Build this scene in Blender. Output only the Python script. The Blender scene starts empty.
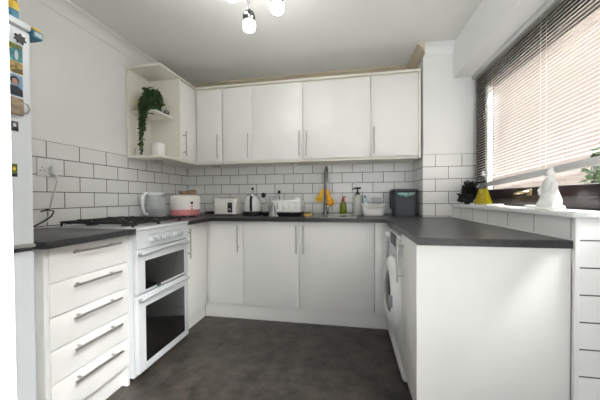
import bpy, bmesh, math, random
from mathutils import Vector, Matrix
random.seed(7)
C = bpy.context.scene.collection
PI = math.pi

# ------------------------------------------------------------------ materials
def mat(name, col, rough=.5, metal=0., noise=0., nscale=20., bump=0., bscale=60., spec=.5, trans=0., coat=0., ior=1.45, sss=0.):
    m = bpy.data.materials.new(name); m.use_nodes = True
    nt = m.node_tree; b = nt.nodes['Principled BSDF']
    b.inputs['Base Color'].default_value = (*col, 1)
    b.inputs['Roughness'].default_value = rough
    b.inputs['Metallic'].default_value = metal
    b.inputs['Specular IOR Level'].default_value = spec
    b.inputs['Transmission Weight'].default_value = trans
    b.inputs['Coat Weight'].default_value = coat
    b.inputs['IOR'].default_value = ior
    tc = nt.nodes.new('ShaderNodeTexCoord')
    if noise:
        n = nt.nodes.new('ShaderNodeTexNoise'); n.inputs['Scale'].default_value = nscale; n.inputs['Detail'].default_value = 6
        nt.links.new(tc.outputs['Object'], n.inputs['Vector'])
        r = nt.nodes.new('ShaderNodeValToRGB')
        r.color_ramp.elements[0].position = .3; r.color_ramp.elements[1].position = .7
        r.color_ramp.elements[0].color = (*[max(0, c*(1-noise)) for c in col], 1)
        r.color_ramp.elements[1].color = (*[min(1, c*(1+noise)) for c in col], 1)
        nt.links.new(n.outputs['Fac'], r.inputs['Fac']); nt.links.new(r.outputs['Color'], b.inputs['Base Color'])
    if bump:
        n2 = nt.nodes.new('ShaderNodeTexNoise'); n2.inputs['Scale'].default_value = bscale; n2.inputs['Detail'].default_value = 4
        nt.links.new(tc.outputs['Object'], n2.inputs['Vector'])
        bp = nt.nodes.new('ShaderNodeBump'); bp.inputs['Strength'].default_value = bump; bp.inputs['Distance'].default_value = .002
        nt.links.new(n2.outputs['Fac'], bp.inputs['Height']); nt.links.new(bp.outputs['Normal'], b.inputs['Normal'])
    return m

def tile_mat(name, axis, u0, v0, bw, bh, c1, c2, mortar, msize, rough=.12, offset=.5, flip=False, bumpd=.003):
    """running-bond tiles laid out in world metres: u along the axis (x or y), v = z (or y for floors)"""
    m = bpy.data.materials.new(name); m.use_nodes = True
    nt = m.node_tree; b = nt.nodes['Principled BSDF']
    g = nt.nodes.new('ShaderNodeNewGeometry'); s = nt.nodes.new('ShaderNodeSeparateXYZ')
    nt.links.new(g.outputs['Position'], s.inputs[0])
    cb = nt.nodes.new('ShaderNodeCombineXYZ')
    def sub(out, v):
        a = nt.nodes.new('ShaderNodeMath'); a.operation = 'SUBTRACT'; a.inputs[1].default_value = v
        nt.links.new(out, a.inputs[0]); return a.outputs[0]
    ua, va = axis
    nt.links.new(sub(s.outputs[ua], u0), cb.inputs['X']); nt.links.new(sub(s.outputs[va], v0), cb.inputs['Y'])
    br = nt.nodes.new('ShaderNodeTexBrick')
    br.offset = offset; br.offset_frequency = 2; br.squash = 1
    br.inputs['Scale'].default_value = 1; br.inputs['Brick Width'].default_value = bw; br.inputs['Row Height'].default_value = bh
    br.inputs['Mortar Size'].default_value = msize; br.inputs['Mortar Smooth'].default_value = .1; br.inputs['Bias'].default_value = 0
    br.inputs['Color1'].default_value = (*c1, 1); br.inputs['Color2'].default_value = (*c2, 1); br.inputs['Mortar'].default_value = (*mortar, 1)
    nt.links.new(cb.outputs[0], br.inputs['Vector'])
    nt.links.new(br.outputs['Color'], b.inputs['Base Color'])
    rr = nt.nodes.new('ShaderNodeMapRange'); rr.inputs['To Min'].default_value = rough; rr.inputs['To Max'].default_value = .8
    nt.links.new(br.outputs['Fac'], rr.inputs['Value']); nt.links.new(rr.outputs[0], b.inputs['Roughness'])
    inv = nt.nodes.new('ShaderNodeMath'); inv.operation = 'SUBTRACT'; inv.inputs[0].default_value = 1
    nt.links.new(br.outputs['Fac'], inv.inputs[1])
    bp = nt.nodes.new('ShaderNodeBump'); bp.inputs['Strength'].default_value = .6; bp.inputs['Distance'].default_value = bumpd
    nt.links.new(inv.outputs[0], bp.inputs['Height']); nt.links.new(bp.outputs['Normal'], b.inputs['Normal'])
    return m, nt, br, b, cb

M = {}
M['wall'] = mat('wall_paint', (.84, .84, .82), .75, noise=.015, nscale=3, bump=.05, bscale=120)
M['wallw'] = mat('wall_paint_white', (.84, .84, .83), .75, bump=.05, bscale=120)
M['ceil'] = mat('ceiling_paint', (.83, .83, .80), .8, noise=.02, nscale=2.5, bump=.05, bscale=90)
M['cove_shade'] = mat('coving_shade_tint', (.66, .59, .46), .8, bump=.05, bscale=90)  # beige tint stands in for the warm shade above the wall cabinets
M['trimw'] = mat('white_gloss_trim', (.84, .84, .83), .35)
M['cab'] = mat('cabinet_gloss', (.82, .815, .79), .28)
M['cabin'] = mat('cabinet_carcass', (.80, .79, .75), .45)
M['cream'] = mat('cream_carcass', (.81, .79, .71), .4)
M['gap'] = mat('pin_hole_dark', (.10, .095, .085), .7)  # plain dark tone of the socket pin holes
M['top'] = mat('worktop_laminate', (.032, .032, .034), .30, noise=.35, nscale=45, bump=.12, bscale=160)
M['steel'] = mat('brushed_steel', (.50, .49, .47), .3, 1., bump=.1, bscale=200)
M['chrome'] = mat('chrome', (.62, .62, .62), .12, 1.)
M['darkchrome'] = mat('dark_chrome', (.20, .20, .20), .2, 1.)
M['enamel'] = mat('white_enamel', (.58, .60, .61), .2, coat=.3)
M['appl'] = mat('white_appliance', (.76, .775, .785), .3)
M['fridge'] = mat('fridge_white', (.78, .81, .84), .35)
M['oglass'] = mat('oven_glass', (.006, .006, .006), .08, coat=.5)
M['black'] = mat('black_plastic', (.012, .012, .012), .4)
M['iron'] = mat('cast_iron', (.014, .014, .014), .6, bump=.3)
M['dgrey'] = mat('dark_grey_plastic', (.055, .06, .068), .45)
M['grey'] = mat('grey_plastic', (.30, .31, .32), .4)
M['wplast'] = mat('white_plastic', (.80, .80, .79), .35)
M['ceram'] = mat('white_ceramic', (.84, .84, .82), .2, coat=.4)
M['offw'] = mat('off_white_plastic', (.82, .80, .76), .3)
M['pink'] = mat('pink_plastic', (.74, .27, .28), .35)
M['brown'] = mat('woven_brown', (.26, .17, .10), .7, noise=.5, nscale=40)
M['mahog'] = mat('mahogany_stain', (.016, .007, .006), .34, noise=.4, nscale=14)
M['brass'] = mat('aged_brass', (.55, .45, .28), .3, 1.)
M['slat'] = mat('blind_slat', (.80, .78, .74), .45)
def translucent(m, f):
    nt = m.node_tree; b = nt.nodes['Principled BSDF']; o = nt.nodes['Material Output']
    t = nt.nodes.new('ShaderNodeBsdfTranslucent'); t.inputs[0].default_value = b.inputs['Base Color'].default_value
    mx = nt.nodes.new('ShaderNodeMixShader'); mx.inputs[0].default_value = f
    nt.links.new(b.outputs[0], mx.inputs[1]); nt.links.new(t.outputs[0], mx.inputs[2]); nt.links.new(mx.outputs[0], o.inputs[0])
translucent(M['slat'], .35)
M['rail'] = mat('blind_rail', (.62, .62, .61), .4)
M['yellow'] = mat('yellow_plastic', (.85, .58, .06), .5)
M['glove'] = mat('yellow_rubber', (.85, .50, .02), .45, noise=.12, nscale=25)
M['glove2'] = mat('orange_yellow_rubber', (.85, .42, .02), .45, noise=.12, nscale=25)
M['orange'] = mat('orange_rubber', (.80, .28, .03), .5)
M['oil'] = mat('cooking_oil', (.95, .70, .01), .08, trans=.25, ior=1.3)
M['green'] = mat('green_soap', (.24, .30, .02), .12, trans=.2)
M['red'] = mat('red_cap', (.55, .06, .05), .4)
M['leaf'] = mat('ivy_leaf', (.035, .085, .022), .5, noise=.6, nscale=30)
M['dleaf'] = mat('dark_leaf', (.012, .012, .011), .55, noise=.4, nscale=30)
M['teal'] = mat('teal_card', (.05, .26, .28), .5, noise=.4, nscale=60)
M['blue'] = mat('blue_card', (.06, .22, .33), .5, noise=.25, nscale=40)
M['sky'] = mat('photo_blue', (.20, .36, .52), .4)
M['gold'] = mat('gold_card', (.50, .33, .10), .5, noise=.7, nscale=70)
M['navy'] = mat('photo_dark', (.02, .025, .035), .5)
M['skin'] = mat('photo_skin', (.50, .30, .20), .5)
M['tan'] = mat('tan_resin', (.33, .26, .18), .5, noise=.4, nscale=60)
M['photo'] = mat('photo_dim', (.17, .13, .14), .5, noise=.6, nscale=70)
M['lime'] = mat('magnet_green', (.16, .20, .03), .5, noise=.8, nscale=60)
M['sponge'] = mat('sponge_yellow', (.75, .55, .15), .9, noise=.2, nscale=60)
M['spongeg'] = mat('sponge_scourer', (.16, .12, .05), .9)
M['paper'] = mat('pale_label', (.62, .70, .72), .6)
M['bag'] = mat('bin_bag', (.22, .36, .34), .4, noise=.5, nscale=30)
M['smoke'] = mat('translucent_jug', (.50, .53, .54), .2, trans=.15)
M['silicone'] = mat('white_sealant', (.82, .82, .80), .4)
M['lamp'] = mat('frosted_glass', (.72, .73, .71), .35, trans=.35)
nl = M['lamp'].node_tree.nodes['Principled BSDF']; nl.inputs['Emission Color'].default_value = (1, 1, .975, 1); nl.inputs['Emission Strength'].default_value = 17
M['puck'] = mat('puck_lens', (.88, .88, .85), .3)
M['pave'] = mat('pale_paving', (.55, .53, .50), .8, noise=.15, nscale=3)
M['soil'] = mat('potting_soil', (.05, .035, .025), .9)
M['water'] = mat('cloudy_liquid', (.74, .75, .72), .15, trans=.2)

def glass(name, tint=(1, 1, 1), gl=.06):
    m = bpy.data.materials.new(name); m.use_nodes = True; nt = m.node_tree; nt.nodes.clear()
    o = nt.nodes.new('ShaderNodeOutputMaterial'); mx = nt.nodes.new('ShaderNodeMixShader')
    t = nt.nodes.new('ShaderNodeBsdfTransparent'); t.inputs[0].default_value = (*tint, 1)
    g = nt.nodes.new('ShaderNodeBsdfGlossy'); g.inputs['Roughness'].default_value = .03
    lw = nt.nodes.new('ShaderNodeLayerWeight'); lw.inputs[0].default_value = .5
    pw = nt.nodes.new('ShaderNodeMath'); pw.operation = 'POWER'; pw.inputs[1].default_value = 4
    f = nt.nodes.new('ShaderNodeMath'); f.operation = 'MULTIPLY_ADD'; f.inputs[1].default_value = .6; f.inputs[2].default_value = .03; f.use_clamp = True
    nt.links.new(lw.outputs['Facing'], pw.inputs[0]); nt.links.new(pw.outputs[0], f.inputs[0])
    nt.links.new(f.outputs[0], mx.inputs[0]); nt.links.new(t.outputs[0], mx.inputs[1]); nt.links.new(g.outputs[0], mx.inputs[2])
    nt.links.new(mx.outputs[0], o.inputs[0]); return m
M['glass'] = glass('window_glass')
M['cglass'] = glass('clear_glass', (.66, .70, .67))
M['ctub'] = glass('clear_plastic', (.80, .83, .83))

TW = (.84, .84, .825); TW2 = (.81, .81, .795); GR = (.075, .075, .072)
BH = .1018; Z0 = 1.3039
# row boundaries at Z0 + k*BH ; the row just under Z0 is the shifted one
M['tile_back'] = tile_mat('tiles_back', (0, 2), -.0985, Z0-12*BH, .2004, BH, TW, TW2, GR, .0026)[0]
M['tile_left'] = tile_mat('tiles_left', (1, 2), -1.4307-.2013*5.5, Z0-12*BH, .2013, BH, TW, TW2, GR, .0026)[0]
M['tile_col'] = tile_mat('tiles_pillar', (0, 2), 2.478-.2004*3.5, Z0-12*BH, .2004, BH, TW, TW2, GR, .0022)[0]
M['tile_end'] = tile_mat('tiles_end', (0, 2), 2.40, .992-10*BH, .8004, BH, TW, TW2, GR, .0026)[0]
M['tile_ledge'] = tile_mat('tiles_ledge', (1, 2), -1.567-.2104*5, .78, .2104, .30, TW, TW2, (.25, .25, .24), .0024, offset=0)[0]

fm, nt, br, bs, cb = tile_mat('floor_tiles', (0, 1), .855-1.2, -.835-2.4, .6, .4, (.034, .031, .029), (.030, .028, .026), (.060, .057, .052), .004, rough=.38, offset=.5, bumpd=.001)
n = nt.nodes.new('ShaderNodeTexNoise'); n.inputs['Scale'].default_value = 8; n.inputs['Detail'].default_value = 9; n.inputs['Roughness'].default_value = .72
nt.links.new(cb.outputs[0], n.inputs['Vector'])
rp = nt.nodes.new('ShaderNodeValToRGB'); e = rp.color_ramp.elements
e[0].position = .36; e[0].color = (.30, .30, .31, 1); e[1].position = .68; e[1].color = (2.7, 2.4, 2.1, 1)
nt.links.new(n.outputs['Fac'], rp.inputs['Fac'])
mu = nt.nodes.new('ShaderNodeMix'); mu.data_type = 'RGBA'; mu.blend_type = 'MULTIPLY'; mu.inputs[0].default_value = 1
nt.links.new(br.outputs['Color'], mu.inputs[6]); nt.links.new(rp.outputs['Color'], mu.inputs[7]); nt.links.new(mu.outputs[2], bs.inputs['Base Color'])
M['floor'] = fm
M['brick'] = tile_mat('brick_wall_outside', (1, 2), 0, 0, .225, .075, (.40, .325, .295), (.44, .36, .325), (.45, .415, .39), .006, rough=.85, bumpd=.006)[0]

# ------------------------------------------------------------------ geometry helpers (world coordinates)
def B(): return bmesh.new()
def box(bm, x0, x1, y0, y1, z0, z1, bev=0., seg=2):
    vs = [bm.verts.new((x, y, z)) for x in (x0, x1) for y in (y0, y1) for z in (z0, z1)]
    fs = [bm.faces.new([vs[i] for i in q]) for q in ((0,1,3,2),(4,6,7,5),(0,4,5,1),(2,3,7,6),(0,2,6,4),(1,5,7,3))]
    if bev:
        es = list({e for f in fs for e in f.edges})
        bmesh.ops.bevel(bm, geom=es, offset=bev, segments=seg, affect='EDGES', profile=.5)
    return bm
def frame_of(d):
    d = Vector(d).normalized(); a = Vector((0,0,1)) if abs(d.z) < .9 else Vector((1,0,0))
    u = d.cross(a).normalized(); return u, d.cross(u).normalized()
def tube(bm, pts, rad, n=12, caps=True):
    pts = [Vector(p) for p in pts]; rs = rad if isinstance(rad, (list, tuple)) else [rad]*len(pts)
    rings = []; u = None
    for i, p in enumerate(pts):
        t = (pts[min(i+1, len(pts)-1)] - pts[max(i-1, 0)]).normalized()
        if u is None: u, v = frame_of(t)
        else:
            u = (u - t*u.dot(t)).normalized()
        v = t.cross(u)
        rings.append([bm.verts.new(p + (u*math.cos(2*PI*k/n) + v*math.sin(2*PI*k/n))*rs[i]) for k in range(n)])
    for a, b in zip(rings, rings[1:]):
        for k in range(n): bm.faces.new((a[k], a[(k+1)%n], b[(k+1)%n], b[k]))
    if caps: bm.faces.new(rings[0][::-1]); bm.faces.new(rings[-1])
    return bm
def cyl(bm, p0, p1, r, n=20, r2=None): return tube(bm, [p0, p1], [r, r if r2 is None else r2], n)
def lathe(bm, prof, c, n=28, axis=(0,0,1), sx=1., sy=1.):
    """prof: list of (r, h) along axis from c"""
    ax = Vector(axis).normalized()
    if abs(ax.z) > .9: u, v = Vector((1,0,0)), Vector((0,1,0))
    else: u, v = frame_of(ax)
    c = Vector(c); rings = []
    for r, h in prof:
        if r < 1e-6: rings.append([bm.verts.new(c + ax*h)])
        else: rings.append([bm.verts.new(c + ax*h + u*math.cos(2*PI*k/n)*r*sx + v*math.sin(2*PI*k/n)*r*sy) for k in range(n)])
    for a, b in zip(rings, rings[1:]):
        for k in range(n):
            k2 = (k+1) % n
            if len(a) == 1 and len(b) == 1: continue
            if len(a) == 1: bm.faces.new((a[0], b[k2], b[k]))
            elif len(b) == 1: bm.faces.new((a[k], a[k2], b[0]))
            else: bm.faces.new((a[k], a[k2], b[k2], b[k]))
    if len(rings[0]) > 1: bm.faces.new(rings[0][::-1])
    if len(rings[-1]) > 1: bm.faces.new(rings[-1])
    return bm
def rbox(bm, cx, cy, z0, z1, wx, wy, r, taper=1., n=6, lev=6, top=.0):
    """upright box with rounded vertical corners, taper = bottom scale, top = rounding of the upper edge"""
    def ring(s, z):
        hx, hy, rr = wx/2*s, wy/2*s, min(r, wx/2*s*.98, wy/2*s*.98); o = []
        for qx, qy, a0 in ((1,1,0),(-1,1,PI/2),(-1,-1,PI),(1,-1,3*PI/2)):
            for k in range(n+1):
                a = a0 + PI/2*k/n
                o.append(bm.verts.new((cx+qx*(hx-rr)+rr*math.cos(a), cy+qy*(hy-rr)+rr*math.sin(a), z)))
        return o
    L = [(taper, z0), (1., z1-top)]
    if top:
        for k in range(1, lev+1):
            a = PI/2*k/lev; L.append((1-(1-math.cos(a))*top/(min(wx, wy)/2), z1-top+top*math.sin(a)))
    rs = [ring(*l) for l in L]; m = len(rs[0])
    for a, b in zip(rs, rs[1:]):
        for k in range(m): bm.faces.new((a[k], a[(k+1)%m], b[(k+1)%m], b[k]))
    bm.faces.new(rs[0][::-1]); bm.faces.new(rs[-1]); return bm
def prism(bm, poly, axis, a0, a1):
    """extrude 2-D polygon along axis: 'x': poly=(y,z), 'y': poly=(x,z), 'z': poly=(x,y)"""
    def P(p, a): return {'x': (a, p[0], p[1]), 'y': (p[0], a, p[1]), 'z': (p[0], p[1], a)}[axis]
    A = [bm.verts.new(P(p, a0)) for p in poly]; Bv = [bm.verts.new(P(p, a1)) for p in poly]
    n = len(poly)
    bm.faces.new(A[::-1]); bm.faces.new(Bv)
    for k in range(n): bm.faces.new((A[k], A[(k+1)%n], Bv[(k+1)%n], Bv[k]))
    return bm
def sphere(bm, c, r, n=18, sx=1., sy=1., sz=1.):
    prof = [(r*math.sin(PI*k/10), -r*sz*math.cos(PI*k/10)) for k in range(11)]
    return lathe(bm, prof, c, n, sx=sx, sy=sy)
def obj(name, bm, m, parent=None, smooth=True, origin=None, label=None):
    bmesh.ops.recalc_face_normals(bm, faces=bm.faces)
    o_ = Vector(origin) if origin is not None else Vector((0,0,0))
    if parent is not None:
        o_ = parent.matrix_basis.translation.copy() if parent.parent is None else parent.parent.matrix_basis.translation.copy()
    bmesh.ops.translate(bm, verts=bm.verts, vec=-o_)
    me = bpy.data.meshes.new(name); bm.to_mesh(me); bm.free()
    ms = m if isinstance(m, (list, tuple)) else [m]
    for k in ms: me.materials.append(M[k] if isinstance(k, str) else k)
    ob = bpy.data.objects.new(name, me); C.objects.link(ob)
    if smooth:
        for p in me.polygons: p.use_smooth = True
        me.set_sharp_from_angle(angle=math.radians(38))
    if parent is not None: ob.parent = parent
    else: ob.location = o_
    if label: ob['label'] = label
    return ob
def tag(o, label, cat, group=None, kind=None):
    o['label'] = label; o['category'] = cat
    if group: o['group'] = group
    if kind: o['kind'] = kind
    return o
def thing(name, label, cat, loc, group=None):
    o = bpy.data.objects.new(name, None); C.objects.link(o); o.location = loc; o.empty_display_size = .1
    return tag(o, label, cat, group)
def solo(name, bm, m, label, cat, loc, group=None, smooth=True):
    return tag(obj(name, bm, m, None, smooth, loc), label, cat, group)
def struct(name, bm, m, label, cat, parent=None, smooth=False):
    o = obj(name, bm, m, parent, smooth); o['kind'] = 'structure'
    if parent is None: o['label'] = label; o['category'] = cat
    return o
def bar_handle(p0, p1, nrm, off=.032, r=.0058, inset=.035):
    bm = B(); p0, p1, nv = Vector(p0), Vector(p1), Vector(nrm); d = (p1-p0).normalized()
    cyl(bm, p0+nv*off, p1+nv*off, r, 12)
    for q in (p0+d*inset, p1-d*inset): cyl(bm, q, q+nv*off, r*.8, 10)
    return bm

# ------------------------------------------------------------------ dimensions read from the photograph
WT, WB = .888, .858            # worktop top, bottom
XL = .56                       # left units: door face
XR = 2.38                      # pillar's left side
PF = -.36                      # pillar's tiled front
XS = 2.61                      # boxing below the window: tiled face
YE = -1.59                     # boxing's end
ZS = .995                      # sill
ZC = 2.30                      # ceiling
XW = 2.80                      # inner face of window wall

# ------------------------------------------------------------------ room shell
struct('floor', box(B(), -.1, 2.95, -2.85, .15, -.06, 0), 'floor', 'dark slate grey floor tiles of the kitchen', 'floor')
struct('ceiling', box(B(), -.1, 3.0, -2.85, .15, ZC, ZC+.12), 'ceil', 'plain off white painted ceiling', 'ceiling')
wl = struct('wall_left', box(B(), -.15, -.006, -2.85, .15, 0, ZC), 'wall', 'left wall painted pale grey above white tiles', 'wall')
struct('tile_splashback', box(B(), -.006, 0, -2.45, 0, .80, Z0+BH), 'tile_left', '', '', wl)
wb = struct('wall_back', box(B(), -.006, XR+.01, .006, .15, 0, ZC), 'wall', 'back wall with white brick tiles between worktop and wall cabinets', 'wall')
struct('tile_splashback', box(B(), 0, XR, 0, .006, .80, Z0+BH), 'tile_back', '', '', wb)
pil = struct('pillar', box(B(), XR+.006, XW+.075, PF+.006, .15, 0, ZC), 'wallw', 'white pillar between the wall cabinets and the window, tiled below', 'pillar')
struct('tile_splashback', box(B(), XR, XW, PF, PF+.006, .80, Z0+BH), 'tile_col', '', '', pil)
struct('tile_splashback', box(B(), XR, XR+.006, PF+.006, 0, .80, Z0+BH), 'tile_left', '', '', pil)
# window wall
wr = struct('wall_right', box(B(), XW, XW+.075, -2.85, PF, 0, 1.0), 'wallw', 'right wall around the window', 'wall')
struct('wall_pier', box(B(), XW, XW+.075, -2.85, -1.95, 1.0, ZC), 'wallw', '', '', wr)
struct('lintel', box(B(), XS+.005, XW+.075, -2.85, PF, 2.02, ZC), 'wallw', 'white boxed lintel above the window', 'lintel')
bx = struct('boxing', box(B(), XS+.007, XW, YE+.007, PF, 0, ZS-.022), 'wallw', 'low tiled boxing between worktop end and window', 'boxing')
struct('tile_facing', box(B(), XS, XS+.007, YE+.012, PF, .80, ZS-.022), 'tile_ledge', '', '', bx)
struct('tile_facing', box(B(), XS+.012, XW, YE, YE+.007, 0, ZS-.022), 'tile_end', '', '', bx)
struct('corner_trim', box(B(), XS-.004, XS+.012, YE-.004, YE+.012, 0, ZS-.022, .003), 'wplast', '', '', bx)
struct('sealant_line', box(B(), XS-.006, XS, YE+.012, PF, WT, WT+.007), 'silicone', '', '', bx)
struct('sill', box(B(), XS-.018, XW, YE-.014, PF, ZS-.02, ZS, .004), 'trimw', 'white window sill above the tiled boxing', 'sill')
struct('wall_front', box(B(), -.1, 1.357, -2.60, -2.48, 0, ZC), 'trimw', 'white wall end beside the doorway at the left edge of the photo', 'wall')
# coving
def cove(bm, p0, p1, inward, drop=.085, out=.065):
    """quarter-round plaster coving from p0 to p1 (on the wall line at ceiling level)"""
    prof = [(0, 0), (0, -drop), (.006, -drop), (.006, -drop+.008)]
    for k in range(9):
        a = PI/2*k/8
        prof.append((out-.004-(out-.012)*math.cos(a), -.014-(drop-.024)*(1-math.sin(a))))
    prof += [(out-.004, -.008), (out, -.008), (out, 0)]
    p0, p1, nv = Vector(p0), Vector(p1), Vector(inward)
    A = [bm.verts.new(p0 + nv*d + Vector((0,0,h))) for d, h in prof]; Bv = [bm.verts.new(p1 + nv*d + Vector((0,0,h))) for d, h in prof]
    for k in range(len(prof)):
        j = (k+1) % len(prof); bm.faces.new((A[k], A[j], Bv[j], Bv[k]))
    bm.faces.new(A[::-1]); bm.faces.new(Bv); return bm
struct('trim_1', cove(B(), (-.006, -2.48, ZC), (-.006, .006, ZC), (1,0,0)), 'ceil', 'plaster coving along the left wall', 'coving', smooth=True)
struct('trim_2', cove(B(), (.059, .006, ZC), (XR+.006-.065, .006, ZC), (0,-1,0)), 'cove_shade', 'plaster coving above the back wall cabinets', 'coving', smooth=True)
struct('trim_3', cove(B(), (XR+.006, .006, ZC), (XR+.006, PF+.006-.06, ZC), (-1,0,0), out=.06), 'cove_shade', 'plaster coving on the left side of the white pillar', 'coving', smooth=True)
struct('trim_4', cove(B(), (XR+.006, PF+.006, ZC), (XS+.005, PF+.006, ZC), (0,-1,0), out=.06), 'wallw', 'plaster coving on the front of the white pillar', 'coving', smooth=True)

# window
bm = B(); WF = XW-.016
box(bm, WF, XW+.06, -1.95, PF, ZS+.001, 1.108, .006); box(bm, WF, XW+.06, -1.95, PF, 1.875, 2.02, .006)
box(bm, WF, XW+.06, PF-.125, PF, 1.108, 1.875, .006); box(bm, WF, XW+.06, -1.95, -1.83, 1.108, 1.875, .006)
box(bm, WF-.006, WF, -1.93, PF-.03, 1.050, 1.058, .002)
wn = struct('window_1', bm, 'mahog', 'wide dark mahogany framed window behind the blind', 'window', smooth=True)
struct('window_pane', box(B(), XW+.03, XW+.036, -1.83, PF-.125, 1.108, 1.875), 'glass', '', '', wn)
struct('glazing_bead', box(B(), XW-.004, XW+.029, PF-.160, PF-.1255, 1.109, 1.874), 'trimw', '', '', wn)
bm = B()
box(bm, WF-.008, WF-.0005, -1.05, -1.01, 1.060, 1.096, .003); tube(bm, [(WF-.006, -1.03, 1.078), (WF-.026, -1.03, 1.078), (WF-.030, -.99, 1.076), (WF-.028, -.935, 1.070)], [.008, .009, .009, .007], 10)
struct('window_handle', bm, 'brass', '', '', wn, smooth=True)

# venetian blind (its lower edge hangs a little higher towards the camera)
BX = 2.765
bl = thing('venetian_blind', 'white venetian blind hanging over the window, its lower edge pulled up unevenly', 'blind', (BX, -1.3, 2.02))
obj('headrail', box(B(), BX-.02, BX+.02, -1.84, PF-.012, 1.988, 2.018, .003), 'rail', bl)
bm = B(); NS = 41; ya, yb = PF-.014, -1.84; ang = math.radians(30)
def zb_at(y): return 1.138 + (-.57-y)*.060
for i in range(NS):
    f = (i+1)/(NS+1)
    L = []
    for y in (ya, yb):
        z = 1.985*(1-f) + (zb_at(y)+.026)*f
        row = []
        for q in (-1, -.5, 0, .5, 1):
            w = q*.0125; crown = .0022*(1-q*q)
            row.append(bm.verts.new((BX + w*math.cos(ang) - crown*math.sin(ang), y, z + w*math.sin(ang) + crown*math.cos(ang))))
        L.append(row)
    for k in range(4): bm.faces.new((L[0][k], L[0][k+1], L[1][k+1], L[1][k]))
sl = obj('slats', bm, 'slat', bl)
md = sl.modifiers.new('thickness', 'SOLIDIFY'); md.thickness = .0006
bm = B(); vs = []
for y in (ya, yb):
    z = zb_at(y)
    for dx in (-.013, .013):
        for dz in (-.012, .020): vs.append(bm.verts.new((BX+dx, y, z+dz)))
for q in ((0,1,3,2),(4,6,7,5),(0,4,5,1),(2,3,7,6),(0,2,6,4),(1,5,7,3)): bm.faces.new([vs[k] for k in q])
obj('bottom_rail', bm, 'rail', bl, smooth=False)
for y in (-.62, -1.16, -1.72):
    bm = B()
    for dx in (-.0125, .0125): cyl(bm, (BX+dx, y, 1.988), (BX+dx, y, zb_at(y)), .0008, 6)
    obj('ladder_cord', bm, 'wplast', bl)

# outside
struct('brick_wall', box(B(), 5.2, 5.45, -6, 12, -1.2, 4.4), 'brick', 'pinkish brick wall of the house across, seen through the window', 'wall')
struct('ground', box(B(), 3.0, 5.2, -6, 12, -1.3, -.3), 'pave', 'pale paving outside the window', 'ground')
def leafblob(bm, c, rx, ry, rz, n, size, rnd, shell=True):
    for _ in range(n):
        d = Vector((rnd.gauss(0,1), rnd.gauss(0,1), rnd.gauss(0,1))).normalized() * (rnd.uniform(.55, 1.) if shell else rnd.random())
        p = Vector(c) + Vector((d.x*rx, d.y*ry, d.z*rz))
        leaf(bm, p, Vector((rnd.uniform(-1,1), rnd.uniform(-1,1), rnd.uniform(-.8,.5))), size*rnd.uniform(.7,1.3), rnd)
def leaf(bm, p, d, s, rnd):
    d = d.normalized(); u, v = frame_of(d); a = rnd.uniform(0, 2*PI); w = u*math.cos(a)+v*math.sin(a); nn = d.cross(w)
    pts = [p, p+d*s*.35+w*s*.32+nn*s*.05, p+d*s*.7+w*s*.24, p+d*s+nn*-.12*s, p+d*s*.7-w*s*.24, p+d*s*.35-w*s*.32+nn*s*.05]
    V = [bm.verts.new(q) for q in pts]; mid = bm.verts.new(p+d*s*.45-nn*s*.06)
    for k in range(6): bm.faces.new((mid, V[k], V[(k+1)%6]))
rnd = random.Random(3)
sh = thing('shrub', 'green shrub outside behind the right end of the blind', 'shrub', (4.35, .28, -.3))
bm = B(); leafblob(bm, (4.35, .28, 1.15), .30, .30, .55, 900, .09, rnd); obj('foliage', bm, 'leaf', sh, smooth=False)
bm = B(); tube(bm, [(4.35, .28, -.3), (4.36, .27, .3), (4.35, .28, 1.0)], [.03, .025, .012], 10); obj('stem', bm, 'brown', sh)

# ------------------------------------------------------------------ base cabinets, back run
def door_y(parent, x0, x1, y, z0, z1, hx, name='door', m='cab', h0=.595, h1=.826, hm='steel'):
    """door facing -y with a vertical bar handle"""
    d = obj(name, box(B(), x0+.0015, x1-.0015, y, y+.018, z0, z1, .002), m, parent)
    if hx is not None: obj('handle', bar_handle((hx, y, h0), (hx, y, h1), (0,-1,0)), hm, d)
    return d
YB = -.558; DZ0, DZ1 = .134, .856
units = [(.562, .8738, .835, 'white base cabinet door left of the wide sink doors, third door from the cooker side', 'narrow'),
         (.8738, 1.3646, 1.347, '', ''), (1.3646, 1.9712, 1.405, '', '')]
labs = ['narrow white base cabinet on the back wall, below the toaster',
        'medium width white base cabinet on the back wall, below the kettle and dish rack',
        'widest white base cabinet on the back wall, below the sink and tap']
for (x0, x1, hx, _, _), lb in zip(units, labs):
    t = thing('base_cabinet', lb, 'cabinet', ((x0+x1)/2, -.3, 0), 'base cabinets along the back wall')
    obj('body', box(B(), x0+.001, x1-.001, YB+.02, -.01, DZ0-.006, WB-.002), 'cabin', t, False)
    door_y(t, x0, x1, YB, DZ0, DZ1, hx)
solo('filler_panel', box(B(), 1.9727, 2.075, YB, YB+.018, DZ0-.004, DZ1, .002), 'cab', 'narrow white filler panel between the sink cabinet and the washing machine', 'filler panel', (2.02, YB, DZ0))
solo('plinth', box(B(), .50, 2.085, -.53, -.515, 0, DZ0-.008, .002), 'cab', 'long white plinth along the floor under the back base cabinets', 'plinth', (1.3, -.52, 0))

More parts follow.
